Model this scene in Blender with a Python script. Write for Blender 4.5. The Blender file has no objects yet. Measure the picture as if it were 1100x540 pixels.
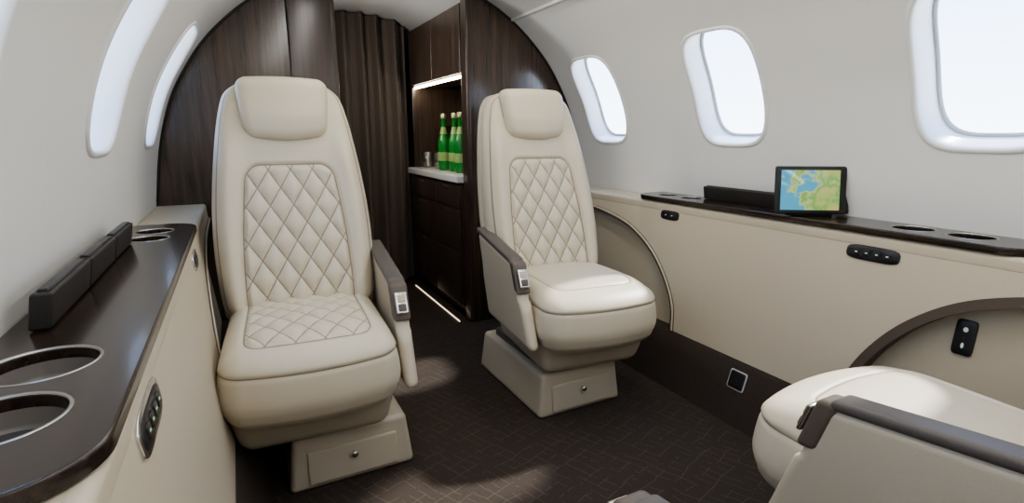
import bpy, bmesh, math
import numpy as np
from mathutils import Matrix, Vector

XC = 0.69
Y0, Y1, Y2 = -1.30, 2.37, 3.45
scene = bpy.context.scene

# ------------------------------------------------------------------ materials
def new_mat(name):
    m = bpy.data.materials.new(name); m.use_nodes = True
    nt = m.node_tree
    b = nt.nodes['Principled BSDF']
    return m, nt, b
def lk(nt, a, b): nt.links.new(a, b)
def mathn(nt, op, a, b=None, c=None):
    n = nt.nodes.new('ShaderNodeMath'); n.operation = op
    for i, v in enumerate((a, b, c)):
        if v is None: continue
        if isinstance(v, (int, float)): n.inputs[i].default_value = v
        else: lk(nt, v, n.inputs[i])
    return n.outputs[0]
def mixc(nt, fac, a, b):
    n = nt.nodes.new('ShaderNodeMix'); n.data_type = 'RGBA'
    if isinstance(fac, (int, float)): n.inputs[0].default_value = fac
    else: lk(nt, fac, n.inputs[0])
    for idx, v in ((6, a), (7, b)):
        if isinstance(v, tuple): n.inputs[idx].default_value = (*v, 1)
        else: lk(nt, v, n.inputs[idx])
    return n.outputs[2]
def noise(nt, scale, detail=3, coord='Object', vscale=None, rough=0.5):
    tc = nt.nodes.new('ShaderNodeTexCoord')
    src = tc.outputs[coord]
    if vscale:
        mp = nt.nodes.new('ShaderNodeMapping'); mp.inputs['Scale'].default_value = vscale
        lk(nt, src, mp.inputs[0]); src = mp.outputs[0]
    n = nt.nodes.new('ShaderNodeTexNoise'); n.inputs['Scale'].default_value = scale
    n.inputs['Detail'].default_value = detail; n.inputs['Roughness'].default_value = rough
    lk(nt, src, n.inputs['Vector'])
    return n.outputs['Fac']
def bump(nt, b, h, strength=0.2, dist=0.002):
    n = nt.nodes.new('ShaderNodeBump'); n.inputs['Strength'].default_value = strength
    n.inputs['Distance'].default_value = dist
    lk(nt, h, n.inputs['Height']); lk(nt, n.outputs[0], b.inputs['Normal'])

def simple(name, col, rough=0.5, metal=0.0, var=0.06, bs=0.0, nscale=60, coat=0.0):
    m, nt, b = new_mat(name)
    f = noise(nt, nscale, 3)
    c2 = tuple(max(0, x * (1 - var * 2)) for x in col)
    lk(nt, mixc(nt, f, col, c2), b.inputs['Base Color'])
    b.inputs['Roughness'].default_value = rough
    b.inputs['Metallic'].default_value = metal
    b.inputs['Coat Weight'].default_value = coat
    if bs: bump(nt, b, noise(nt, nscale * 6, 2), bs, 0.001)
    return m

CREAM = (0.645, 0.575, 0.445)
def leather(name, col=CREAM, quilt=False, seams=False, seamcol=(0.12, 0.08, 0.055)):
    m, nt, b = new_mat(name)
    f = noise(nt, 9, 3)
    base = mixc(nt, f, col, tuple(x * 0.93 for x in col))
    if quilt or seams:
        def attr(n):
            a = nt.nodes.new('ShaderNodeAttribute'); a.attribute_name = n
            return a.outputs['Fac']
        sdf = attr('sdf'); pipe = attr('pipe')
        line = mathn(nt, 'LESS_THAN', mathn(nt, 'ABSOLUTE', sdf), 0.0021)
        line = mathn(nt, 'MAXIMUM', line, mathn(nt, 'LESS_THAN', mathn(nt, 'ABSOLUTE', pipe), 0.0020))
        if quilt:
            ins = mathn(nt, 'LESS_THAN', sdf, 0.0)
            for q in ('qa', 'qb'):
                l = mathn(nt, 'LESS_THAN', mathn(nt, 'PINGPONG', attr(q), 0.5), 0.028)
                line = mathn(nt, 'MAXIMUM', line, mathn(nt, 'MULTIPLY', l, ins))
        base = mixc(nt, mathn(nt, 'MULTIPLY', line, 0.65), base, seamcol)
    lk(nt, base, b.inputs['Base Color'])
    b.inputs['Roughness'].default_value = 0.44
    b.inputs['Specular IOR Level'].default_value = 0.42
    v = nt.nodes.new('ShaderNodeTexVoronoi'); v.inputs['Scale'].default_value = 420
    tc = nt.nodes.new('ShaderNodeTexCoord'); lk(nt, tc.outputs['Object'], v.inputs['Vector'])
    bump(nt, b, v.outputs['Distance'], 0.18, 0.0008)
    return m

def wood(name, c1, c2, vscale, rough=0.14, coat=0.6, crough=0.06):
    m, nt, b = new_mat(name)
    n1 = noise(nt, 6, 6, vscale=vscale, rough=0.65)
    r = nt.nodes.new('ShaderNodeValToRGB')
    r.color_ramp.elements[0].position = 0.32; r.color_ramp.elements[0].color = (*c1, 1)
    r.color_ramp.elements[1].position = 0.70; r.color_ramp.elements[1].color = (*c2, 1)
    lk(nt, n1, r.inputs[0]); lk(nt, r.outputs[0], b.inputs['Base Color'])
    b.inputs['Roughness'].default_value = rough
    b.inputs['Coat Weight'].default_value = coat
    b.inputs['Coat Roughness'].default_value = crough
    return m

def emis(name, col, strength):
    m, nt, b = new_mat(name)
    b.inputs['Base Color'].default_value = (*col, 1)
    b.inputs['Emission Color'].default_value = (*col, 1)
    b.inputs['Emission Strength'].default_value = strength
    return m

M_wall = simple('wall_liner_white', (0.86, 0.85, 0.825), 0.5, var=0.012, bs=0.04, nscale=80)
M_ceil = simple('ceiling_panel_grey', (0.66, 0.65, 0.63), 0.5, var=0.02)
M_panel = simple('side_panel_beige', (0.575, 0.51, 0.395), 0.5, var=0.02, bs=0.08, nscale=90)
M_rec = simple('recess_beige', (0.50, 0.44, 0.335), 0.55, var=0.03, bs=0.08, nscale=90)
M_winf = simple('window_surround_white', (0.86, 0.86, 0.85), 0.35, var=0.01)
M_gask = simple('window_gasket_grey', (0.55, 0.55, 0.56), 0.5)
M_leq = leather('cream_leather_quilted', quilt=True, seams=True)
M_les = leather('cream_leather_seamed', seams=True)
M_shell = leather('seat_shell_beige', (0.54, 0.475, 0.365))
M_base = simple('seat_base_beige', (0.53, 0.47, 0.365), 0.45, var=0.02)
M_grey = leather('armrest_cap_grey', (0.115, 0.10, 0.088))
M_nose = leather('armrest_nose_taupe', (0.13, 0.105, 0.085))
M_arch = leather('arch_trim_brown', (0.105, 0.082, 0.065))
M_chrome = simple('satin_chrome', (0.70, 0.69, 0.67), 0.25, metal=1.0, var=0.02)
M_ring = simple('cup_ring_pewter', (0.45, 0.44, 0.42), 0.3, metal=1.0, var=0.02)
M_lgrey = simple('light_grey_plastic', (0.50, 0.49, 0.47), 0.4)
M_black = simple('black_plastic', (0.018, 0.018, 0.02), 0.35, var=0.1)
M_dkbox = leather('dark_leather_box', (0.034, 0.030, 0.028))
M_woodv = wood('dark_walnut_vertical', (0.024, 0.015, 0.010), (0.092, 0.056, 0.038), (11, 11, 0.5), 0.24, 0.8, 0.15)
M_woodc = wood('cabinet_wood_vertical', (0.028, 0.018, 0.013), (0.085, 0.057, 0.042), (11, 11, 0.4), 0.30, 0.4, 0.20)
M_woodh = wood('dark_walnut_ledge', (0.010, 0.006, 0.004), (0.042, 0.026, 0.019), (14, 0.8, 9), 0.22, 0.25, 0.10)
M_counter = simple('white_stone_counter', (0.80, 0.78, 0.74), 0.2, var=0.05, nscale=15)
M_cup = simple('cup_liner_grey', (0.22, 0.20, 0.18), 0.5, metal=0.2)
M_cupb = simple('cup_bottom_mat', (0.10, 0.09, 0.085), 0.6)
M_led = emis('led_strip_warm', (1.0, 0.86, 0.66), 26)
M_ledf = emis('floor_led_warm', (1.0, 0.82, 0.6), 1.4)
M_icon = emis('switch_icon', (0.55, 0.6, 0.58), 0.25)
M_icong = emis('switch_icon_green', (0.35, 0.60, 0.42), 0.35)
M_mirror = simple('niche_dark_mirror', (0.10, 0.085, 0.07), 0.12, metal=0.5)

def carpet(name, lines=True):
    m, nt, b = new_mat(name)
    tc = nt.nodes.new('ShaderNodeTexCoord')
    n1 = nt.nodes.new('ShaderNodeTexNoise'); n1.inputs['Scale'].default_value = 12
    lk(nt, tc.outputs['Object'], n1.inputs['Vector'])
    sep = nt.nodes.new('ShaderNodeSeparateXYZ')
    add = nt.nodes.new('ShaderNodeVectorMath'); add.operation = 'MULTIPLY_ADD'
    lk(nt, n1.outputs['Color'], add.inputs[0]); add.inputs[1].default_value = (0.028,) * 3
    lk(nt, tc.outputs['Object'], add.inputs[2]); lk(nt, add.outputs[0], sep.inputs[0])
    fine = noise(nt, 240, 3)
    base = mixc(nt, fine, (0.028, 0.022, 0.018), (0.078, 0.062, 0.051))
    if lines:
        d1 = mathn(nt, 'ADD', sep.outputs[0], mathn(nt, 'MULTIPLY', sep.outputs[1], 0.45))
        d2 = mathn(nt, 'SUBTRACT', sep.outputs[1], mathn(nt, 'MULTIPLY', sep.outputs[0], 0.30))
        l1 = mathn(nt, 'LESS_THAN', mathn(nt, 'PINGPONG', d1, 0.016), 0.0013)
        l2 = mathn(nt, 'LESS_THAN', mathn(nt, 'PINGPONG', d2, 0.023), 0.0013)
        k1 = mathn(nt, 'GREATER_THAN', noise(nt, 18, 2), 0.48)
        k2 = mathn(nt, 'LESS_THAN', noise(nt, 15, 2), 0.52)
        l = mathn(nt, 'MAXIMUM', mathn(nt, 'MULTIPLY', l1, k1), mathn(nt, 'MULTIPLY', l2, k2))
        base = mixc(nt, mathn(nt, 'MULTIPLY', l, 0.28), base, (0.18, 0.145, 0.12))
    lk(nt, base, b.inputs['Base Color'])
    b.inputs['Roughness'].default_value = 0.95
    b.inputs['Specular IOR Level'].default_value = 0.15
    bump(nt, b, noise(nt, 500, 2), 0.5, 0.003)
    return m
M_carpet = carpet('carpet_dark_brown')
M_dado = carpet('dado_felt_brown', False)

def glassmat(name, tint=(0.93, 0.96, 1, 1), mixf=0.04):
    m = bpy.data.materials.new(name); m.use_nodes = True; nt = m.node_tree; nt.nodes.clear()
    o = nt.nodes.new('ShaderNodeOutputMaterial'); t = nt.nodes.new('ShaderNodeBsdfTransparent')
    g = nt.nodes.new('ShaderNodeBsdfGlossy'); g.inputs['Roughness'].default_value = 0.03
    t.inputs[0].default_value = tint
    mx = nt.nodes.new('ShaderNodeMixShader'); mx.inputs[0].default_value = mixf
    lk(nt, t.outputs[0], mx.inputs[1]); lk(nt, g.outputs[0], mx.inputs[2]); lk(nt, mx.outputs[0], o.inputs[0])
    return m
M_glass = glassmat('window_acrylic')
M_tumbler = glassmat('clear_glass', (0.85, 0.88, 0.86, 1), 0.18)
M_bottle, _nt, _b = new_mat('green_bottle_glass')
_b.inputs['Base Color'].default_value = (0.05, 0.45, 0.08, 1); _b.inputs['Roughness'].default_value = 0.05
_b.inputs['Transmission Weight'].default_value = 0.5
M_label = simple('bottle_label', (0.35, 0.50, 0.18), 0.5)
M_cap = simple('bottle_cap', (0.5, 0.5, 0.3), 0.3, metal=0.6)

def mapscreen():
    m, nt, b = new_mat('map_screen')
    r = nt.nodes.new('ShaderNodeValToRGB'); cr = r.color_ramp
    cr.elements[0].position = 0.42; cr.elements[0].color = (0.10, 0.42, 0.62, 1)
    cr.elements[1].position = 0.70; cr.elements[1].color = (0.62, 0.50, 0.22, 1)
    e = cr.elements.new(0.455); e.color = (0.55, 0.62, 0.25, 1)
    e = cr.elements.new(0.52); e.color = (0.22, 0.45, 0.12, 1)
    e = cr.elements.new(0.60); e.color = (0.45, 0.55, 0.18, 1)
    tc = nt.nodes.new('ShaderNodeTexCoord'); sp = nt.nodes.new('ShaderNodeSeparateXYZ'); lk(nt, tc.outputs['Object'], sp.inputs[0])
    v = mathn(nt, 'ADD', noise(nt, 16, 5), mathn(nt, 'MULTIPLY', sp.outputs[0], 1.6))
    lk(nt, v, r.inputs[0])
    b.inputs['Base Color'].default_value = (0.01, 0.01, 0.01, 1)
    lk(nt, r.outputs[0], b.inputs['Emission Color']); b.inputs['Emission Strength'].default_value = 0.8
    b.inputs['Roughness'].default_value = 0.1
    return m
M_map = mapscreen()

def curtainmat():
    m, nt, b = new_mat('curtain_fabric_brown')
    f = noise(nt, 300, 2)
    lk(nt, mixc(nt, f, (0.115, 0.086, 0.067), (0.075, 0.055, 0.043)), b.inputs['Base Color'])
    b.inputs['Roughness'].default_value = 0.7
    b.inputs['Sheen Weight'].default_value = 0.2
    return m
M_curt = curtainmat()

# ------------------------------------------------------------------ mesh helpers
def link(o):
    scene.collection.objects.link(o); return o
def empty(name, loc=(0, 0, 0), rotz=0.0):
    e = bpy.data.objects.new(name, None); e.empty_display_size = 0.1
    e.location = loc; e.rotation_euler = (0, 0, rotz); return link(e)
def mesh_obj(name, verts, faces, mat=None, parent=None, smooth=True, attrs=None):
    me = bpy.data.meshes.new(name)
    me.from_pydata(verts if isinstance(verts, list) else verts.tolist(), [], faces if isinstance(faces, list) else faces.tolist())
    me.update()
    if smooth: me.polygons.foreach_set('use_smooth', [True] * len(me.polygons))
    if attrs:
        for k, v in attrs.items():
            a = me.attributes.new(k, 'FLOAT', 'POINT'); a.data.foreach_set('value', np.asarray(v, dtype=np.float32))
    o = bpy.data.objects.new(name, me)
    for mm in (mat if isinstance(mat, (list, tuple)) else [mat]):
        if mm: me.materials.append(mm)
    link(o)
    if parent: o.parent = parent
    return o

def axis_pos(h, r, n, m):
    t = r * np.tan(np.linspace(0, math.pi / 4, m + 1))
    mid = np.linspace(-(h - r), h - r, n + 1)
    return np.concatenate([-(h - r) - t[::-1][:-1], mid, (h - r) + t[1:]])

def rbox(name, half, r, n=(2, 2, 2), center=(0, 0, 0), fn=None, mat=None, parent=None, m=4, attr_fn=None):
    """rounded box on a welded lattice; fn(P,N)->P deforms it"""
    r = min(r, min(half) * 0.98)
    ax = [axis_pos(half[i], r, n[i], m) for i in range(3)]
    L = [len(a) for a in ax]
    quads = []
    for a in range(3):
        b, c = (a + 1) % 3, (a + 2) % 3
        for side in (0, L[a] - 1):
            B, C = np.meshgrid(np.arange(L[b] - 1), np.arange(L[c] - 1), indexing='ij')
            B = B.ravel(); C = C.ravel()
            def enc(bb, cc):
                idx = [None] * 3; idx[a] = np.full_like(bb, side); idx[b] = bb; idx[c] = cc
                return (idx[0] * L[1] + idx[1]) * L[2] + idx[2]
            q = np.stack([enc(B, C), enc(B + 1, C), enc(B + 1, C + 1), enc(B, C + 1)], 1)
            if side == 0: q = q[:, ::-1]
            quads.append(q)
    q = np.concatenate(quads)
    uq, inv = np.unique(q.ravel(), return_inverse=True)
    q = inv.reshape(q.shape)
    i = uq // (L[1] * L[2]); j = (uq // L[2]) % L[1]; k = uq % L[2]
    P = np.stack([ax[0][i], ax[1][j], ax[2][k]], 1)
    inner = np.array(half) - r
    c = np.clip(P, -inner, inner); d = P - c
    N = d / np.linalg.norm(d, axis=1, keepdims=True)
    P = c + r * N + np.array(center)
    attrs = attr_fn(P, N) if attr_fn else None
    if fn: P = fn(P, N)
    return mesh_obj(name, P, q, mat, parent, True, attrs)

def revolve(name, prof, mat, parent=None, seg=40, loc=(0, 0, 0)):
    V = []; F = []
    for (r, z) in prof:
        for i in range(seg):
            a = 2 * math.pi * i / seg
            V.append((loc[0] + r * math.cos(a), loc[1] + r * math.sin(a), loc[2] + z))
    for j in range(len(prof) - 1):
        for i in range(seg):
            i2 = (i + 1) % seg
            F.append((j * seg + i, j * seg + i2, (j + 1) * seg + i2, (j + 1) * seg + i))
    return mesh_obj(name, V, F, mat, parent)

def prism(name, pts, fmap, w0, w1, mat, parent=None):
    bm = bmesh.new()
    vs = [bm.verts.new((p[0], p[1], 0)) for p in pts]
    f = bm.faces.new(vs)
    ret = bmesh.ops.extrude_face_region(bm, geom=[f])
    for g in ret['geom']:
        if isinstance(g, bmesh.types.BMVert): g.co.z = 1.0
    bmesh.ops.triangulate(bm, faces=[ff for ff in bm.faces if len(ff.verts) > 4])
    for v in bm.verts:
        v.co = Vector(fmap(v.co.x, v.co.y, w0 if v.co.z < 0.5 else w1))
    bmesh.ops.recalc_face_normals(bm, faces=bm.faces)
    me = bpy.data.meshes.new(name); bm.to_mesh(me); bm.free()
    me.materials.append(mat)
    o = bpy.data.objects.new(name, me); link(o)
    if parent: o.parent = parent
    return o

def pill(name, w, h, n, x0, x1, mat, parent, bev=.0012):
    """soft-edged capsule plate in the YZ plane, from x0 (back) to x1 (front)"""
    th = np.linspace(0, 2 * math.pi, 56, endpoint=False)
    rr = (np.abs(np.cos(th) / (w / 2)) ** n + np.abs(np.sin(th) / (h / 2)) ** n) ** (-1 / n)
    sg = 1 if x1 > x0 else -1
    V = []; F = []; M = len(th)
    rings = [(1, 0, x0), (1, 0, x1 - sg * bev), (1, -bev * .4, x1 - sg * bev * .3), (1, -bev, x1), (.5, 0, x1), (.02, 0, x1)]
    for f, d, x in rings:
        r2 = rr * f + d
        for i in range(M): V.append((x, r2[i] * math.cos(th[i]), r2[i] * math.sin(th[i])))
    for k in range(len(rings) - 1):
        for i in range(M):
            i2 = (i + 1) % M; F.append((k * M + i, k * M + i2, (k + 1) * M + i2, (k + 1) * M + i))
    return mesh_obj(name, V, F, mat, parent)

def tube(name, pts, rad, mat, parent=None, cyclic=False):
    cu = bpy.data.curves.new(name, 'CURVE'); cu.dimensions = '3D'; cu.bevel_depth = rad; cu.bevel_resolution = 3
    cu.use_fill_caps = True
    s = cu.splines.new('POLY'); s.points.add(len(pts) - 1)
    for i, p in enumerate(pts): s.points[i].co = (*p, 1)
    s.use_cyclic_u = cyclic
    tmp = bpy.data.objects.new(name + '_c', cu); link(tmp)
    dg = bpy.context.evaluated_depsgraph_get()
    me = bpy.data.meshes.new_from_object(tmp.evaluated_get(dg)); bpy.data.objects.remove(tmp)
    me.name = name; me.materials.clear(); me.materials.append(mat)
    me.polygons.foreach_set('use_smooth', [True] * len(me.polygons))
    o = bpy.data.objects.new(name, me); link(o)
    if parent: o.parent = parent
    return o

def catmull(pts, sub=12):
    P = [np.array(p, float) for p in pts]; P = [2 * P[0] - P[1]] + P + [2 * P[-1] - P[-2]]
    out = []
    for i in range(1, len(P) - 2):
        for t in np.linspace(0, 1, sub, endpoint=False):
            a, b, c, d = P[i - 1], P[i], P[i + 1], P[i + 2]
            out.append(0.5 * ((2 * b) + (-a + c) * t + (2 * a - 5 * b + 4 * c - d) * t * t + (-a + 3 * b - 3 * c + d) * t ** 3))
    out.append(P[-2]); return np.array(out)
def sstep(a, b, x):
    t = np.clip((x - a) / (b - a), 0, 1); return t * t * (3 - 2 * t)

# ------------------------------------------------------------------ fuselage profile
PR = catmull([(.80, 0), (.92, .2), (.975, .40), (.982, .60), (.965, .75), (.935, .92), (.885, 1.08), (.815, 1.21), (.735, 1.32),
              (.62, 1.43), (.50, 1.515), (.36, 1.58), (.2, 1.63), (0, 1.65)])
S = np.concatenate([[0], np.cumsum(np.linalg.norm(np.diff(PR, axis=0), axis=1))])
T = np.gradient(PR, axis=0); T /= np.linalg.norm(T, axis=1, keepdims=True)
def s_of_z(z): return float(np.interp(z, PR[:, 1], S))
def hw_of_z(z): return float(np.interp(z, PR[:, 1], PR[:, 0]))
def pmap(y, s, depth, side):
    y = np.asarray(y, float); s = np.asarray(s, float)
    hw = np.interp(s, S, PR[:, 0]); z = np.interp(s, S, PR[:, 1])
    tx = np.interp(s, S, T[:, 0]); tz = np.interp(s, S, T[:, 1])
    hw = hw + tz * depth; z = z - tx * depth
    return np.stack([XC + side * hw, y, z], -1)

sA, sB = s_of_z(.62), s_of_z(1.485)
WZ = 0.5 * (s_of_z(.912) + s_of_z(1.292)); WA, WB, WN = .150, .5 * (s_of_z(1.292) - s_of_z(.912)), 3.8
bays = [(-1.30, -.50, -.87), (-.50, .245, -.125), (.245, .99, .62), (.99, 1.735, 1.357), (1.735, Y1 + .02, 2.075)]
def hole(th, a, b):
    return (np.abs(np.cos(th) / a) ** WN + np.abs(np.sin(th) / b) ** WN) ** (-1 / WN)

def build_wall(name, side):
    V = []; F = []; mi = []; off = 0
    K = 22
    for (ya, yb, yc) in bays:
        cs = [math.atan2(b - WZ, a - yc) % (2 * math.pi) for a in (ya, yb) for b in (sA, sB)]
        th = np.unique(np.concatenate([np.linspace(0, 2 * math.pi, 120, endpoint=False), cs]))
        M = len(th)
        rh = hole(th, WA, WB); ct, st = np.cos(th), np.sin(th)
        rx = np.where(ct > 0, (yb - yc), (yc - ya)) / np.maximum(np.abs(ct), 1e-9)
        rs = np.where(st > 0, (sB - WZ), (WZ - sA)) / np.maximum(np.abs(st), 1e-9)
        ro = np.minimum(rx, rs)
        for k in range(K + 1):
            rr = rh + (ro - rh) * (k / K)
            V.append(pmap(yc + rr * ct, WZ + rr * st, 0, side))
        for k in range(K):
            for i in range(M):
                i2 = (i + 1) % M
                F.append((off + k * M + i, off + k * M + i2, off + (k + 1) * M + i2, off + (k + 1) * M + i)); mi.append(0)
        off += M * (K + 1)
    ss = np.linspace(0, sA, 16)
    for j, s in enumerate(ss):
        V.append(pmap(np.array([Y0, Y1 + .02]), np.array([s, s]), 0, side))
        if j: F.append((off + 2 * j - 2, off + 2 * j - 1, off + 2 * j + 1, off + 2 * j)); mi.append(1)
    off += 2 * len(ss)
    ss = np.linspace(0, sB, 40)
    for j, s in enumerate(ss):
        V.append(pmap(np.array([Y1 + .02, Y2]), np.array([s, s]), 0, side))
        if j: F.append((off + 2 * j - 2, off + 2 * j - 1, off + 2 * j + 1, off + 2 * j)); mi.append(0)
    V = np.concatenate([v.reshape(-1, 3) for v in V])
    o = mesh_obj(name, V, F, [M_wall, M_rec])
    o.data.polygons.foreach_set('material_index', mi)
    return o
build_wall('wall_right', 1); build_wall('wall_left', -1)

# ceiling
ss = np.linspace(sB, S[-1], 24)
V = []; F = []
rows = [pmap(np.array([Y0, Y2]), np.array([s, s]), 0, 1) for s in ss] + [pmap(np.array([Y0, Y2]), np.array([s, s]), 0, -1) for s in ss[::-1][1:]]
for j, r_ in enumerate(rows):
    V += r_.tolist()
    if j: F.append((2 * j - 2, 2 * j - 1, 2 * j + 1, 2 * j))
mesh_obj('ceiling', V, F, M_ceil)
for sd, nm in ((1, 'right'), (-1, 'left')):
    p = pmap(np.array([0.]), np.array([sB]), -0.002, sd)[0]
    rbox('trim_cove_' + nm, (.010, (Y1 - Y0) / 2 - .01, .007), .005, (1, 1, 1), (p[0], (Y0 + Y1) / 2, p[2]), mat=M_ceil)

# windows
wn = 0
for side in (1, -1):
    for (ya, yb, yc) in bays:
        wn += 1
        th = np.linspace(0, 2 * math.pi, 96, endpoint=False); M = len(th)
        prof = [(+.008, .001), (+.006, -.003), (-.001, -.005), (-.005, -.003), (-.008, .004), (-.010, .020), (-.013, .050), (-.016, .082)]
        V = []; F = []
        for (dd, dp) in prof:
            rr = hole(th, WA + dd, WB + dd)
            V.append(pmap(yc + rr * np.cos(th), WZ + rr * np.sin(th), dp, side))
        for k in range(len(prof) - 1):
            for i in range(M):
                i2 = (i + 1) % M; F.append((k * M + i, k * M + i2, (k + 1) * M + i2, (k + 1) * M + i))
        w = mesh_obj('window_%d' % wn, np.concatenate(V), F, M_winf)
        V = []; F = []
        for (dd, dp) in ((-.014, .077), (-.018, .074), (-.022, .074), (-.024, .082)):
            rr = hole(th, WA + dd, WB + dd); V.append(pmap(yc + rr * np.cos(th), WZ + rr * np.sin(th), dp, side))
        for k in range(3):
            for i in range(M):
                i2 = (i + 1) % M; F.append((k * M + i, k * M + i2, (k + 1) * M + i2, (k + 1) * M + i))
        mesh_obj('gasket', np.concatenate(V), F, M_gask, w)
        rr = hole(th, WA - .016, WB - .016)
        V = [pmap(yc + f * rr * np.cos(th), WZ + f * rr * np.sin(th), .081, side) for f in (1, .75, .5, .25, .02)]
        F = [(k * M + i, k * M + (i + 1) % M, (k + 1) * M + (i + 1) % M, (k + 1) * M + i) for k in range(4) for i in range(M)]
        mesh_obj('pane', np.concatenate(V), F, M_glass, w)

# floor
mesh_obj('floor', [(XC - .80, Y0, 0), (XC + .80, Y0, 0), (XC + .80, Y2, 0), (XC - .80, Y2, 0)], [(0, 1, 2, 3)], M_carpet, smooth=False)

# end walls
full = [(XC + p[0], p[1]) for p in PR[::3]] + [(XC - p[0], p[1]) for p in PR[::3][::-1]]
prism('wall_back', full, lambda u, v, w: (u, w, v), Y0 - .03, Y0, M_panel)
prism('wall_galley_end', full, lambda u, v, w: (u, w, v), Y2, Y2 + .03, M_woodc)
def bulk(x_in, side):
    pts = [(XC + side * p[0], p[1]) for p in PR if p[0] > abs(x_in - XC)]
    pts.append((x_in, float(np.interp(-abs(x_in - XC), -PR[:, 0][20:], PR[:, 1][20:])))); pts.append((x_in, 0)); return pts
XL, XR = .403, 1.007
wf = prism('wall_front', bulk(XL, -1), lambda u, v, w: (u, w, v), Y1, Y1 + .05, M_woodv)
prism('panel_right', bulk(XR, 1), lambda u, v, w: (u, w, v), Y1, Y1 + .05, M_woodv, wf)
rbox('pocket_panel', (.085, .010, .76), .006, (1, 1, 1), (XL - .085, Y1 - .008, .78), mat=M_woodc, parent=wf)
rbox('edge_left', (.010, .035, .78), .006, (1, 1, 1), (XL + .004, Y1 + .02, .79), mat=M_woodc, parent=wf)
rbox('edge_right', (.010, .035, .78), .006, (1, 1, 1), (XR - .004, Y1 + .02, .79), mat=M_woodc, parent=wf)
for sd in (1, -1):
    pts = [tuple(pmap(Y1 - .004, s, -.004, sd)) for s in np.linspace(s_of_z(.70), s_of_z(1.56), 60)]
    tube('arch_edge', pts, .005, M_black, wf)

rbox('wall_galley_left', (.02, .48, .77), .004, (1, 1, 1), (.36, 2.93, .775), mat=M_woodc)

# curtain
nx, nz = 260, 14
V = []; F = []
for k in range(nz + 1):
    z = .02 + (1.60 - .02) * k / nz
    for i in range(nx + 1):
        x = .39 + (.99 - .39) * i / nx
        ph = x * 2 * math.pi / .105 + .7 * math.sin(x * 17) + .25 * math.sin(z * 3 + x * 9)
        y = 3.30 + .030 * math.sin(ph) + .008 * math.sin(2 * ph + 1) + .01 * math.sin(z * 2 + x * 12)
        zz = z if k < nz else float(np.interp(-abs(x - XC), -PR[:, 0][20:], PR[:, 1][20:])) - .01
        V.append((x, y, zz))
for k in range(nz):
    for i in range(nx):
        a = k * (nx + 1) + i; F.append((a, a + 1, a + nx + 2, a + nx + 1))
mesh_obj('curtain', V, F, M_curt)

# ------------------------------------------------------------------ galley cabinet
cab = empty('galley_cabinet')
def box(name, lo, hi, mat, parent, r=.004):
    c = [(a + b) / 2 for a, b in zip(lo, hi)]; h = [(b - a) / 2 for a, b in zip(lo, hi)]
    return rbox(name, h, min(r, min(h) * .9), (1, 1, 1), c, mat=mat, parent=parent, m=2)
cy0, cy1 = 2.43, 3.25
box('upper_body', (1.005, cy0, 1.235), (1.22, cy1, 1.555), M_woodc, cab)
box('upper_door_1', (.992, cy0 + .003, 1.24), (1.004, 2.84, 1.55), M_woodc, cab)
box('upper_door_2', (.992, 2.845, 1.24), (1.004, cy1 - .003, 1.55), M_woodc, cab)
box('lower_body', (.985, cy0, .07), (1.50, cy1, .708), M_woodc, cab)
for i, (a, b) in enumerate(((.08, .36), (.365, .58), (.585, .702))):
    box('drawer_%d' % (2 * i + 1), (.972, cy0 + .003, a), (.984, 2.80, b), M_woodc, cab)
    box('drawer_%d' % (2 * i + 2), (.972, 2.805, a), (.984, cy1 - .003, b), M_woodc, cab)
    box('pull_%d' % (2 * i + 1), (.966, 2.58, b - .022), (.973, 2.66, b - .014), M_ring, cab, .002)
    box('pull_%d' % (2 * i + 2), (.966, 2.98, b - .022), (.973, 3.06, b - .014), M_ring, cab, .002)
box('toe_kick', (1.02, cy0, 0), (1.48, cy1, .068), M_black, cab)
box('counter', (.958, cy0 - .005, .715), (1.50, cy1, .752), M_counter, cab, .006)
box('niche_back', (1.36, cy0, .752), (1.38, cy1, 1.235), M_mirror, cab)
box('niche_side_1', (1.0, cy0, .752), (1.36, cy0 + .015, 1.235), M_woodc, cab)
box('niche_side_2', (1.0, cy1 - .015, .752), (1.36, cy1, 1.235), M_woodc, cab)
box('niche_shelf', (1.20, cy0 + .015, 1.0), (1.36, cy1 - .015, 1.012), M_mirror, cab)
box('niche_led', (1.012, cy0 + .02, 1.222), (1.022, cy1 - .02, 1.232), M_led, cab, .002)
box('floor_led', (.945, cy0 - .03, .002), (.951, cy1 - .1, .008), M_ledf, cab, .002)
for (bx, by) in ((1.06, 2.61), (1.075, 2.735), (1.055, 2.85)):
    b = empty('glass_bottle', (bx, by, .7525))
    revolve('glass', [(.001, .002), (.030, .002), (.034, .010), (.034, .14), (.031, .175), (.020, .205), (.0135, .23), (.0125, .29), (.015, .292), (.015, .30), (.001, .30)], M_bottle, b, 28)
    revolve('label', [(.0344, .055), (.0348, .057), (.0348, .100), (.0344, .102)], M_label, b, 28)
    revolve('neck_foil', [(.0225, .202), (.0160, .225), (.0140, .240)], M_label, b, 28)
    revolve('cap', [(.0155, .285), (.0165, .287), (.0165, .312), (.001, .314)], M_cap, b, 20)
for (bx, by) in ((1.07, 2.98), (1.12, 3.07), (1.05, 3.13)):
    revolve('drinking_glass', [(.001, .001), (.026, .001), (.033, .095), (.0315, .095), (.025, .008), (.001, .008)], M_tumbler, None, 28).location = (bx, by, .7525)

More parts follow.
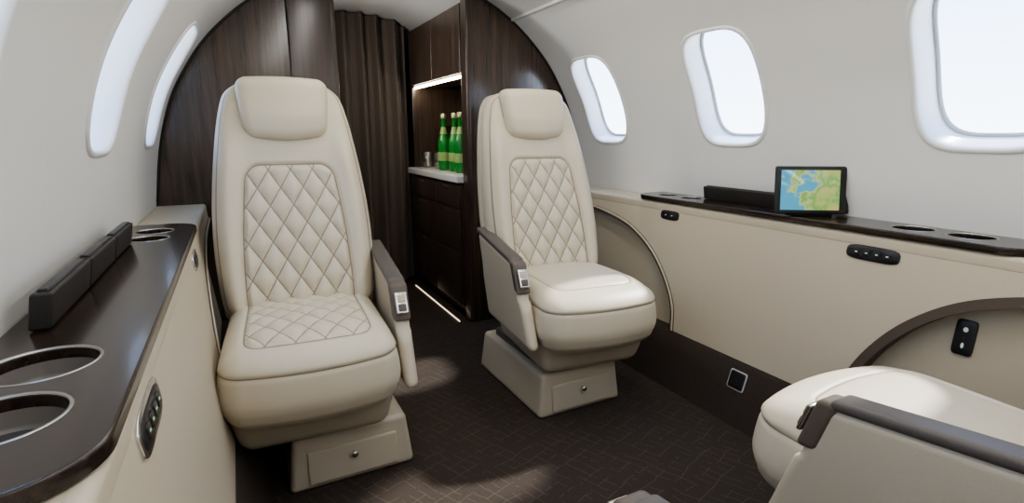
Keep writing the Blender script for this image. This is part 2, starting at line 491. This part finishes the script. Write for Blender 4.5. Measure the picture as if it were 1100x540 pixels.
# ------------------------------------------------------------------ side furniture
PX = lambda z: .762 + (z - .2) * .108
def side_x(side, hw): return XC + side * hw
arch_far = catmull([(1.42, .20), (1.438, .30), (1.50, .40), (1.60, .495), (1.75, .572), (1.95, .612), (2.12, .625)], 8)
arch_near = catmull([(.770, .20), (.750, .29), (.705, .385), (.635, .475), (.535, .55), (.40, .595), (.24, .61)], 8)
arch_rear = catmull([(-.40, .61), (-.60, .55), (-.75, .42), (-.82, .20)], 8)
for side, nm in ((1, 'right'), (-1, 'left')):
    e = empty('side_panel')
    pts = [tuple(p) for p in arch_far] + [(Y1 - .003, .628), (Y1 - .003, .683), (Y0 + .003, .683), (Y0 + .003, .20)]
    pts += [tuple(p) for p in arch_rear[::-1]] + [tuple(p) for p in arch_near[::-1]]
    prism('panel', pts, lambda u, v, w: (side_x(side, PX(v) + w), u, v), 0, .022, M_panel, e)
    def band(name, pth, w0, w1, inset, mat):
        """flat trim band following an arch: runs along the cut edge, facing the aisle and turning into the recess"""
        V = []; F = []
        P = np.array(pth); Tn = np.gradient(P, axis=0); Tn /= np.linalg.norm(Tn, axis=1, keepdims=True)
        Nn = np.stack([Tn[:, 1], -Tn[:, 0]], 1)
        prof = [(w0, .001), (w0, -.004), (w1, -.004), (w1 + .001, inset)]
        for (o_, d_) in prof:
            for p, n_ in zip(P, Nn):
                q = p + n_ * o_; V.append((side_x(side, PX(q[1]) + d_), q[0], q[1]))
        M = len(P)
        for k in range(len(prof) - 1):
            for i in range(M - 1): F.append((k * M + i, k * M + i + 1, (k + 1) * M + i + 1, (k + 1) * M + i))
        mesh_obj(name, V, F, mat, e, smooth=False)
    band('arch_trim_1', list(arch_far) + [(Y1 - .01, .628)], -.006, .012, .05, M_arch)
    tube('arch_lip_1', [(side_x(side, PX(p[1]) - .002), p[0], p[1]) for p in list(arch_far) + [(Y1 - .01, .628)]], .005, M_panel, e)
    band('arch_trim_2', [tuple(p) for p in arch_rear[::-1]] + [tuple(p) for p in arch_near[::-1]], -.020, .004, .05, M_arch)
    V = []; F = []
    for j, z in enumerate(np.linspace(.19, .66, 6)):
        V += [(side_x(side, PX(z) + .046), Y0 + .002, z), (side_x(side, PX(z) + .046), Y1 - .002, z)]
        if j: F.append((2 * j - 2, 2 * j - 1, 2 * j + 1, 2 * j))
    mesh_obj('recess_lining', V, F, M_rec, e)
    rbox('fascia', (.014, (Y1 - Y0) / 2 - .004, .020), .012, (1, 1, 1), (side_x(side, .824), (Y0 + Y1) / 2, .667), mat=M_panel, parent=e, m=5)
    for (a, b) in ((Y0 + .004, .50), (1.675, Y1 - .004)):
        rbox('rail', ((hw_of_z(.68) - .815) / 2 - .001, (b - a) / 2, .009), .006, (1, 1, 1), (side_x(side, (.815 + hw_of_z(.68)) / 2), (a + b) / 2, .6775), mat=M_panel, parent=e)
    d = [(.69, 0), (.70, .03), (.725, .10), (.752, .185), (.765, .20), (hw_of_z(.2), .20)]
    V = []; F = []
    for j, (h, z) in enumerate(d):
        V += [(side_x(side, h), Y0 + .002, z), (side_x(side, h), Y1 - .002, z)]
        if j: F.append((2 * j - 2, 2 * j - 1, 2 * j + 1, 2 * j))
    mesh_obj('baseboard_' + nm, V, F, M_dado)
    # ledge slab with cup holes
    le = empty('side_ledge')
    if side > 0: cups = [(.90, .594, .050), (.90, .722, .050), (.895, 1.50, .043), (.895, 1.625, .043)]
    else: cups = [(.90, .576, .053), (.90, .706, .053), (.895, 1.50, .043), (.895, 1.612, .043)]
    cu = bpy.data.curves.new('slab', 'CURVE'); cu.dimensions = '2D'; cu.fill_mode = 'BOTH'; cu.extrude = .006; cu.bevel_depth = .003; cu.bevel_resolution = 2
    def spl(P):
        s = cu.splines.new('POLY'); s.points.add(len(P) - 1); s.use_cyclic_u = True
        for i, p in enumerate(P): s.points[i].co = (p[0], p[1], 0, 1)
    hi, ho, ya, yb, rc = .808, hw_of_z(.70) - .004, .445, 1.735, .07
    out = [(ho, ya), (ho, yb)]
    out += [(hi + rc - rc * math.sin(t), yb - rc + rc * math.cos(t)) for t in np.linspace(0, math.pi / 2, 12)]
    out += [(hi + rc - rc * math.cos(t), ya + rc - rc * math.sin(t)) for t in np.linspace(0, math.pi / 2, 12)]
    spl([(side_x(side, p[0]), p[1]) for p in out])
    for (h, y, r_) in cups:
        spl([(side_x(side, h) + r_ * math.cos(t), y + r_ * math.sin(t)) for t in np.linspace(0, 2 * math.pi, 48, endpoint=False)])
    tmp = bpy.data.objects.new('tmp', cu); link(tmp)
    me = bpy.data.meshes.new_from_object(tmp.evaluated_get(bpy.context.evaluated_depsgraph_get())); bpy.data.objects.remove(tmp)
    me.materials.clear(); me.materials.append(M_woodh)
    so = bpy.data.objects.new('slab', me); link(so); so.location = (0, 0, .697); so.parent = le
    for i, (h, y, r_) in enumerate(cups):
        c0 = (side_x(side, h), y, .706)
        revolve('cup_ring_%d' % (i + 1), [(r_ + .0015, -.001), (r_ + .001, .0006), (r_ - .0015, .0008), (r_ - .0025, 0), (r_ - .0025, -.008)], M_ring, le, 48, c0)
        revolve('cup_wall_%d' % (i + 1), [(r_ - .0025, -.006), (r_ - .004, -.030), (r_ - .007, -.036), (.001, -.036)], M_cup, le, 48, c0)
        revolve('cup_mat_%d' % (i + 1), [(r_ - .010, -.0355), (r_ - .011, -.033), (.001, -.033)], M_cupb, le, 48, c0)
    # dark storage boxes against wall
    sb = empty('storage_box', (0, 0, .7072))
    segs = [(.83, 1.04), (1.045, 1.25), (1.255, 1.445)] if side < 0 else [(1.13, 1.46)]
    for i, (a, b) in enumerate(segs):
        hh = .936
        def fb(P, N, side=side):
            P = P.copy(); P[:, 0] += -side * 0.18 * (P[:, 2] - .026); return P
        rbox('box_%d' % (i + 1), (.012, (b - a) / 2, .024), .004, (2, 4, 2), (side_x(side, hh - .008), (a + b) / 2, .0242), fn=fb, mat=M_dkbox, parent=sb)
        rbox('lid_%d' % (i + 1), (.007, (b - a) / 2 - .01, .004), .003, (1, 1, 1), (side_x(side, hh - .012), (a + b) / 2, .048), mat=M_black, parent=sb)

    def plate(yc, zc, w, h, big=True):
        p = empty('control_switch_panel', (side_x(side, PX(zc)), yc, zc))
        o_ = -side
        p.rotation_euler = (0, side * math.atan(.108), 0)
        fw = .010 if side < 0 else 0.0
        pill('frame', w + fw, h + fw, 4.2, 0, o_ * .004, (M_chrome if side < 0 else M_black), p)
        pill('face', w - .005, h - .005, 4.2, o_ * .003, o_ * .0055, M_black, p)
        k = 4 if big else 2
        for i in range(k):
            yy = (i - (k - 1) / 2) * (w - .03) / k
            q = pill('button_%d' % (i + 1), .018, h * .45, 4, o_ * .005, o_ * .0075, M_black, p); q.location = (0, yy, 0)
            q = pill('icon_%d' % (i + 1), .007, .003, 3, o_ * .007, o_ * .0078, (M_icong if side < 0 else M_icon), p, .0002); q.location = (0, yy, 0)
    plate(.765 if side > 0 else .675, .636, .135, .040)
    plate(1.52, .640, .095, .036, False)

p = empty('seat_control_switch', (side_x(1, PX(.47) + .046), .545, .47))
p.rotation_euler = (0, math.atan(.108), 0)
pill('face', .042, .088, 8, .001, -.006, M_black, p)
q = pill('icon_1', .010, .012, 2, -.005, -.0068, M_icon, p, .0002); q.location = (0, 0, .020)
q = pill('icon_2', .006, .014, 2, -.005, -.0068, M_icon, p, .0002); q.location = (0, 0, -.020)

p = empty('power_outlet', (side_x(1, .7385), 1.088, .140))
p.rotation_euler = (0, math.radians(17.5), 0)
pill('frame', .066, .066, 12, .004, -.003, M_lgrey, p)
pill('face', .058, .058, 12, 0, -.0045, M_black, p)

# monitor
mon = empty('tablet_monitor', (1.545, .985, .7065), math.radians(-33))
def tilt(P, N):
    P = P.copy(); P[:, 1] += P[:, 2] * .16; return P
rbox('body', (.104, .007, .072), .006, (2, 1, 2), (0, 0, .078), fn=tilt, mat=M_black, parent=mon)
rbox('screen', (.086, .001, .060), .0009, (2, 1, 2), (-.003, -.0075, .079), fn=tilt, mat=M_map, parent=mon, m=1)
rbox('arm', (.012, .016, .066), .006, (1, 1, 1), (.113, .030, .072), fn=tilt, mat=M_dkbox, parent=mon)
rbox('foot', (.06, .03, .006), .004, (1, 1, 1), (.01, .03, .006), mat=M_black, parent=mon)

latch = empty('window_latch', (-.088, 2.02, 1.318))  # small chrome latch at the window's top edge, gives no light
rbox('latch_body', (.010, .022, .008), .006, (1, 1, 1), (.012, 0, 0), mat=M_chrome, parent=latch)
rbox('bracket', (.010, .008, .005), .003, (1, 1, 1), (0, 0, .004), mat=M_chrome, parent=latch)

# ------------------------------------------------------------------ seats
BW = catmull([(0, .214), (.15, .227), (.35, .231), (.55, .222), (.75, .204), (.87, .188), (.94, .172), (.985, .147), (1.0, .128)], 10)
def sdbox(u, v, hu, hv, r):
    qx = np.abs(u) - hu + r; qy = np.abs(v) - hv + r
    return np.hypot(np.maximum(qx, 0), np.maximum(qy, 0)) + np.minimum(np.maximum(qx, qy), 0) - r

def seat(x, y, facing, yaw, base_dx, arm, k=.34, quilt_seat=True, hi=True, axo=.246, al=.52):
    """facing=-1 -> faces -Y ; arm=+1/-1 world side of the armrest"""
    rz = 0 if facing < 0 else math.pi
    s = empty('aircraft_seat', (x, y, 0), rz)
    A = arm if facing < 0 else -arm
    bdx = base_dx if facing < 0 else -base_dx
    piv = np.array([0, .25]); ca, sa = math.cos(yaw), math.sin(yaw)
    def rot(P):
        Q = P.copy(); dx = P[:, 0] - piv[0]; dy = P[:, 1] - piv[1]
        Q[:, 0] = piv[0] + dx * ca - dy * sa; Q[:, 1] = piv[1] + dx * sa + dy * ca; return Q
    def fbase(P, N):
        P = P.copy(); t = P[:, 2] / .155
        P[:, 0] = bdx + (P[:, 0]) * (1 - .10 * t); P[:, 1] = .25 + (P[:, 1] - .25) * (1 - .05 * t); return P
    rbox('base', (.172, .25, .0775), .016, (2, 2, 3), (0, .25, .078), fn=fbase, mat=M_base, parent=s)
    rbox('base_drawer', (.122, .006, .046), .005, (1, 1, 1), (bdx, .003, .066), fn=lambda P, N: P + np.stack([P[:, 2] * 0, (P[:, 2] - .066) * .12, P[:, 2] * 0], 1), mat=M_base, parent=s)
    o = revolve('drawer_knob', [(.001, .014), (.008, .013), (.010, .009), (.006, .005), (.005, -.002)], M_chrome, s, 24)
    o.rotation_euler = (math.pi / 2, 0, 0); o.location = (bdx, -.004, .085)
    rbox('swivel', (.15, .19, .02), .015, (1, 1, 1), (bdx * .5, .25, .165), mat=M_grey, parent=s)
    def fpan(P, N):
        P = P.copy(); t = np.clip((P[:, 2] - .17) / .15, 0, 1)
        P[:, 0] *= .86 + .14 * t ** .7; P[:, 1] = .16 + (P[:, 1] - .16) * (.84 + .16 * t)
        P[:, 1] -= .03 * np.where(P[:, 1] < .1, (1 - (P[:, 0] / .22) ** 2), 0) * t
        return rot(P)
    rbox('seat_pan', (.206, .24, .075), .035, (12, 12, 6), (0, .165, .243), fn=fpan, mat=M_shell, parent=s, m=5)
    nn = (84, 88, 26) if hi else (40, 40, 20)
    def acush(P, N):
        u, v = P[:, 0], P[:, 1]
        if quilt_seat: sd = sdbox(u, v - .145, .148, .195, .03)
        else: sd = sdbox(u, v - .17, .150, .20, .04)
        sd = np.where(N[:, 2] > .3, sd, 1.0)
        pipe = np.where(N[:, 2] < .9, P[:, 2] - .405, 1.0)
        return {'qa': u / .068 + v / .088, 'qb': u / .068 - v / .088, 'sdf': sd, 'pipe': pipe}
    def fcush(P, N):
        a = acush(P, N); P = P.copy(); x0, y0, z0 = P[:, 0].copy(), P[:, 1].copy(), P[:, 2].copy()
        top = np.clip(N[:, 2], 0, 1)
        cr = (1 - (x0 / .22) ** 2) * (1 - ((y0 - .12) / .26) ** 2)
        P[:, 2] += top * .016 * cr
        P[:, 2] += .03 * (.12 - y0) * (z0 > .3)
        P[:, 2] -= top * .024 * sstep(.02, -.13, y0)
        g = np.exp(-((z0 - .405) / .006) ** 2) * (N[:, 2] < .9)
        P[:, 0] -= N[:, 0] * g * .004; P[:, 1] -= N[:, 1] * g * .004
        bul = np.sin(np.clip((z0 - .26) / .14, 0, 1) * math.pi)
        P[:, 0] += N[:, 0] * .008 * bul; P[:, 1] += N[:, 1] * .008 * bul
        P[:, 1] -= .040 * sstep(.12, -.10, y0) * (1 - (x0 / .215) ** 2)
        if quilt_seat:
            ins = sstep(.0, -.012, a['sdf'])
            puff = np.sqrt(np.abs(np.sin(math.pi * a['qa']) * np.sin(math.pi * a['qb'])))
            P[:, 2] += top * (ins * .009 * puff - .005 * ins + .003)
        P[:, 2] -= top * .005 * np.exp(-(a['sdf'] / .006) ** 2)
        t = sstep(.34, .26, z0); P[:, 0] *= 1 - .05 * t; P[:, 1] = .12 + (P[:, 1] - .12) * (1 - .05 * t)
        return rot(P)
    rbox('seat_cushion', (.208, .235, .10), .055, nn, (0, .12, .36), fn=fcush, attr_fn=acush, mat=(M_leq if quilt_seat else M_les), parent=s, m=8)
    zc, hz = .765, .35
    def lean(P):
        P = P.copy(); P[:, 1] += (P[:, 2] - .42) * k
        return P
    def aback(P, N):
        u, v = P[:, 0], P[:, 2]
        hu = .152 + (0.64 - v) * .06
        sd = sdbox(u, v - .635, hu, .225, .045)
        sd = np.where(N[:, 1] < -.3, sd, 1.0)
        pipe = np.where(N[:, 1] > -.97, P[:, 1] - .2885, 1.0)
        return {'qa': u / .070 + (v - .635) / .105, 'qb': u / .070 - (v - .635) / .105, 'sdf': sd, 'pipe': pipe}
    def fback(P, N):
        a = aback(P, N); P = P.copy()
        t = (P[:, 2] - (zc - hz)) / (2 * hz)
        w = np.interp(t, BW[:, 0], BW[:, 1])
        fr = np.clip(-N[:, 1], 0, 1)
        x0 = P[:, 0].copy()
        P[:, 0] = x0 / .24 * w
        ins = sstep(.0, -.014, a['sdf'])
        puff = np.sqrt(np.abs(np.sin(math.pi * a['qa']) * np.sin(math.pi * a['qb'])))
        P[:, 1] -= fr * (ins * .014 * puff)
        bol = np.exp(-((np.abs(x0) - .190) / .035) ** 2)
        P[:, 1] -= fr * .022 * bol * sstep(1.0, .85, P[:, 2])
        P[:, 1] += fr * .008 * np.exp(-(a['sdf'] / .006) ** 2)
        P[:, 1] -= fr * .012 * np.cos((P[:, 2] - .62) * 4)
        return rot(lean(P))
    nb = (104, 4, 150) if hi else (50, 4, 70)
    rbox('seat_back', (.24, .06, hz), .05, nb, (0, .335, zc), fn=fback, attr_fn=aback, mat=M_leq, parent=s, m=8)
    def fshell(P, N):
        P = P.copy(); t = np.clip((P[:, 2] - .38) / .73, 0, 1)
        P[:, 0] = P[:, 0] / .24 * (np.interp(t, BW[:, 0], BW[:, 1]) + .003); return rot(lean(P))
    rbox('back_shell', (.24, .028, .36), .024, (4, 1, 30), (0, .388, .75), fn=fshell, mat=M_shell, parent=s, m=4)
    def ahead(P, N):
        return {'sdf': np.ones(len(P)), 'pipe': np.where(np.abs(N[:, 1]) < .95, P[:, 1] - .262, 1.0), 'qa': P[:, 0], 'qb': P[:, 0]}
    def fhead(P, N):
        P = P.copy(); t = (P[:, 2] - .948) / .18
        x0 = P[:, 0].copy()
        P[:, 0] *= .90 + .13 * np.clip(t, 0, 1) ** .8 - .03 * sstep(.8, 1.05, t)
        P[:, 2] += .012 * (1 - (x0 / .135) ** 2) * (t - .5) * 2 * np.where(t > .5, .5, 1.2)
        P[:, 1] += .012 * (np.abs(x0) / .135) ** 2
        P[:, 1] += .015 * sstep(.4, 0, t)
        return rot(lean(P))
    rbox('headrest', (.133, .040, .088), .032, (24, 3, 16), (0, .268, 1.035), fn=fhead, attr_fn=ahead, mat=M_les, parent=s, m=7)
    # armrest
    ax = A * axo
    def farm(P, N):
        P = P.copy(); zt = (.56 - P[:, 2])
        yy = P[:, 1]; P[:, 1] = yy - zt * (al - (al - .17) * (yy - .05))
        P[:, 2] += (yy - .2) * .13 * (P[:, 2] > .45)
        P[:, 0] = ax + (P[:, 0] - ax) * (1 - .15 * np.clip(zt / .3, 0, 1)); return rot(P)
    rbox('armrest_body', (.022, .185, .138), .020, (2, 10, 8), (ax, .235, .422), fn=farm, mat=M_shell, parent=s, m=5)
    rbox('armrest_cap', (.0245, .182, .010), .009, (2, 10, 1), (ax, .242, .562), fn=farm, mat=M_grey, parent=s, m=4)
    rbox('armrest_cap_nose', (.025, .018, .046), .010, (2, 1, 6), (ax, .058, .520), fn=farm, mat=M_nose, parent=s, m=4)
    def fbk(P, N):
        P = P + np.array([[ax, 0, 0]]); P[:, 1] += (P[:, 2] - .50) * al
        P[:, 1] += .060 * (.52 - al) ; return rot(P)
    rbox('arm_control_frame', (.017, .005, .027), .0045, (1, 1, 1), (0, .0085, .500), fn=fbk, mat=M_chrome, parent=s)
    rbox('arm_button_1', (.011, .003, .009), .0025, (1, 1, 1), (0, .003, .512), fn=fbk, mat=M_base, parent=s)
    rbox('arm_button_2', (.011, .003, .009), .0025, (1, 1, 1), (0, .003, .489), fn=fbk, mat=M_grey, parent=s)
    return s

seat(.138, 1.36, -1, math.radians(-3.5), .074, +1, axo=.242)
seat(1.043, 1.38, -1, math.radians(-6), -.043, -1, quilt_seat=False, axo=.238)
seat(1.052, .485, +1, 0, 0, -1, quilt_seat=False, axo=.256, al=.30)
seat(.118, .450, +1, 0, 0, +1, k=.85, hi=False, al=.30)

# ------------------------------------------------------------------ lights
def area(name, loc, sx, sy, power, col=(1, .97, .92), rot=(0, 0, 0)):
    l = bpy.data.lights.new(name, 'AREA'); l.shape = 'RECTANGLE'; l.size = sx; l.size_y = sy; l.energy = power; l.color = col
    o = bpy.data.objects.new(name, l); o.location = loc; o.rotation_euler = rot; return link(o)
area('ceiling_fill_light', (XC - .33, .4, 1.565), .10, 3.2, 9)  # soft fill added out of view, standing in for cabin wash lighting
area('ceiling_fill_light', (XC + .33, .4, 1.565), .10, 3.2, 9)  # matching added fill on the right side
area('galley_fill_light', (.384, 2.68, 1.30), .35, .15, 3.2, rot=(0, math.radians(-90), 0))  # added fill hidden behind the left bulkhead, brightens curtain, cabinet and galley ceiling
sun = bpy.data.lights.new('sun', 'SUN'); sun.energy = 7; sun.angle = math.radians(3); sun.color = (1, .95, .88)
so = bpy.data.objects.new('sun', sun); link(so)
so.rotation_euler = Vector((-1, -.15, -1)).to_track_quat('-Z', 'Y').to_euler()

w = bpy.data.worlds.new('sky'); scene.world = w; w.use_nodes = True; nt = w.node_tree
bg = nt.nodes['Background']
tc = nt.nodes.new('ShaderNodeTexCoord'); sp = nt.nodes.new('ShaderNodeSeparateXYZ'); lk(nt, tc.outputs['Generated'], sp.inputs[0])
mr = nt.nodes.new('ShaderNodeMapRange'); mr.inputs['From Min'].default_value = -.05; mr.inputs['From Max'].default_value = .35
lk(nt, sp.outputs[2], mr.inputs[0])
r = nt.nodes.new('ShaderNodeValToRGB'); cr = r.color_ramp
cr.elements[0].color = (.92, .96, 1, 1); cr.elements[1].color = (.30, .50, .90, 1)
e = cr.elements.new(.25); e.color = (.78, .88, 1, 1)
lk(nt, mr.outputs[0], r.inputs[0]); lk(nt, r.outputs[0], bg.inputs['Color']); bg.inputs['Strength'].default_value = 4.8

# ------------------------------------------------------------------ camera
cam = bpy.data.cameras.new('camera'); co = bpy.data.objects.new('camera', cam); link(co)
th, ph = math.radians(27.6), math.radians(12.6)
F_ = Vector((math.sin(th) * math.cos(ph), math.cos(th) * math.cos(ph), -math.sin(ph)))
R_ = Vector((math.cos(th), -math.sin(th), 0)); U_ = R_.cross(F_)
mtx = Matrix(((R_.x, U_.x, -F_.x, 0), (R_.y, U_.y, -F_.y, 0), (R_.z, U_.z, -F_.z, .95), (0, 0, 0, 1)))
co.matrix_world = mtx
cam.sensor_width = 36; cam.lens = 560 / 1100 * 36; cam.clip_start = .02
scene.camera = co
scene.view_settings.view_transform = 'AgX'
try: scene.view_settings.look = 'AgX - Medium High Contrast'
except Exception as ex: print(ex)
scene.view_settings.exposure = 0.2
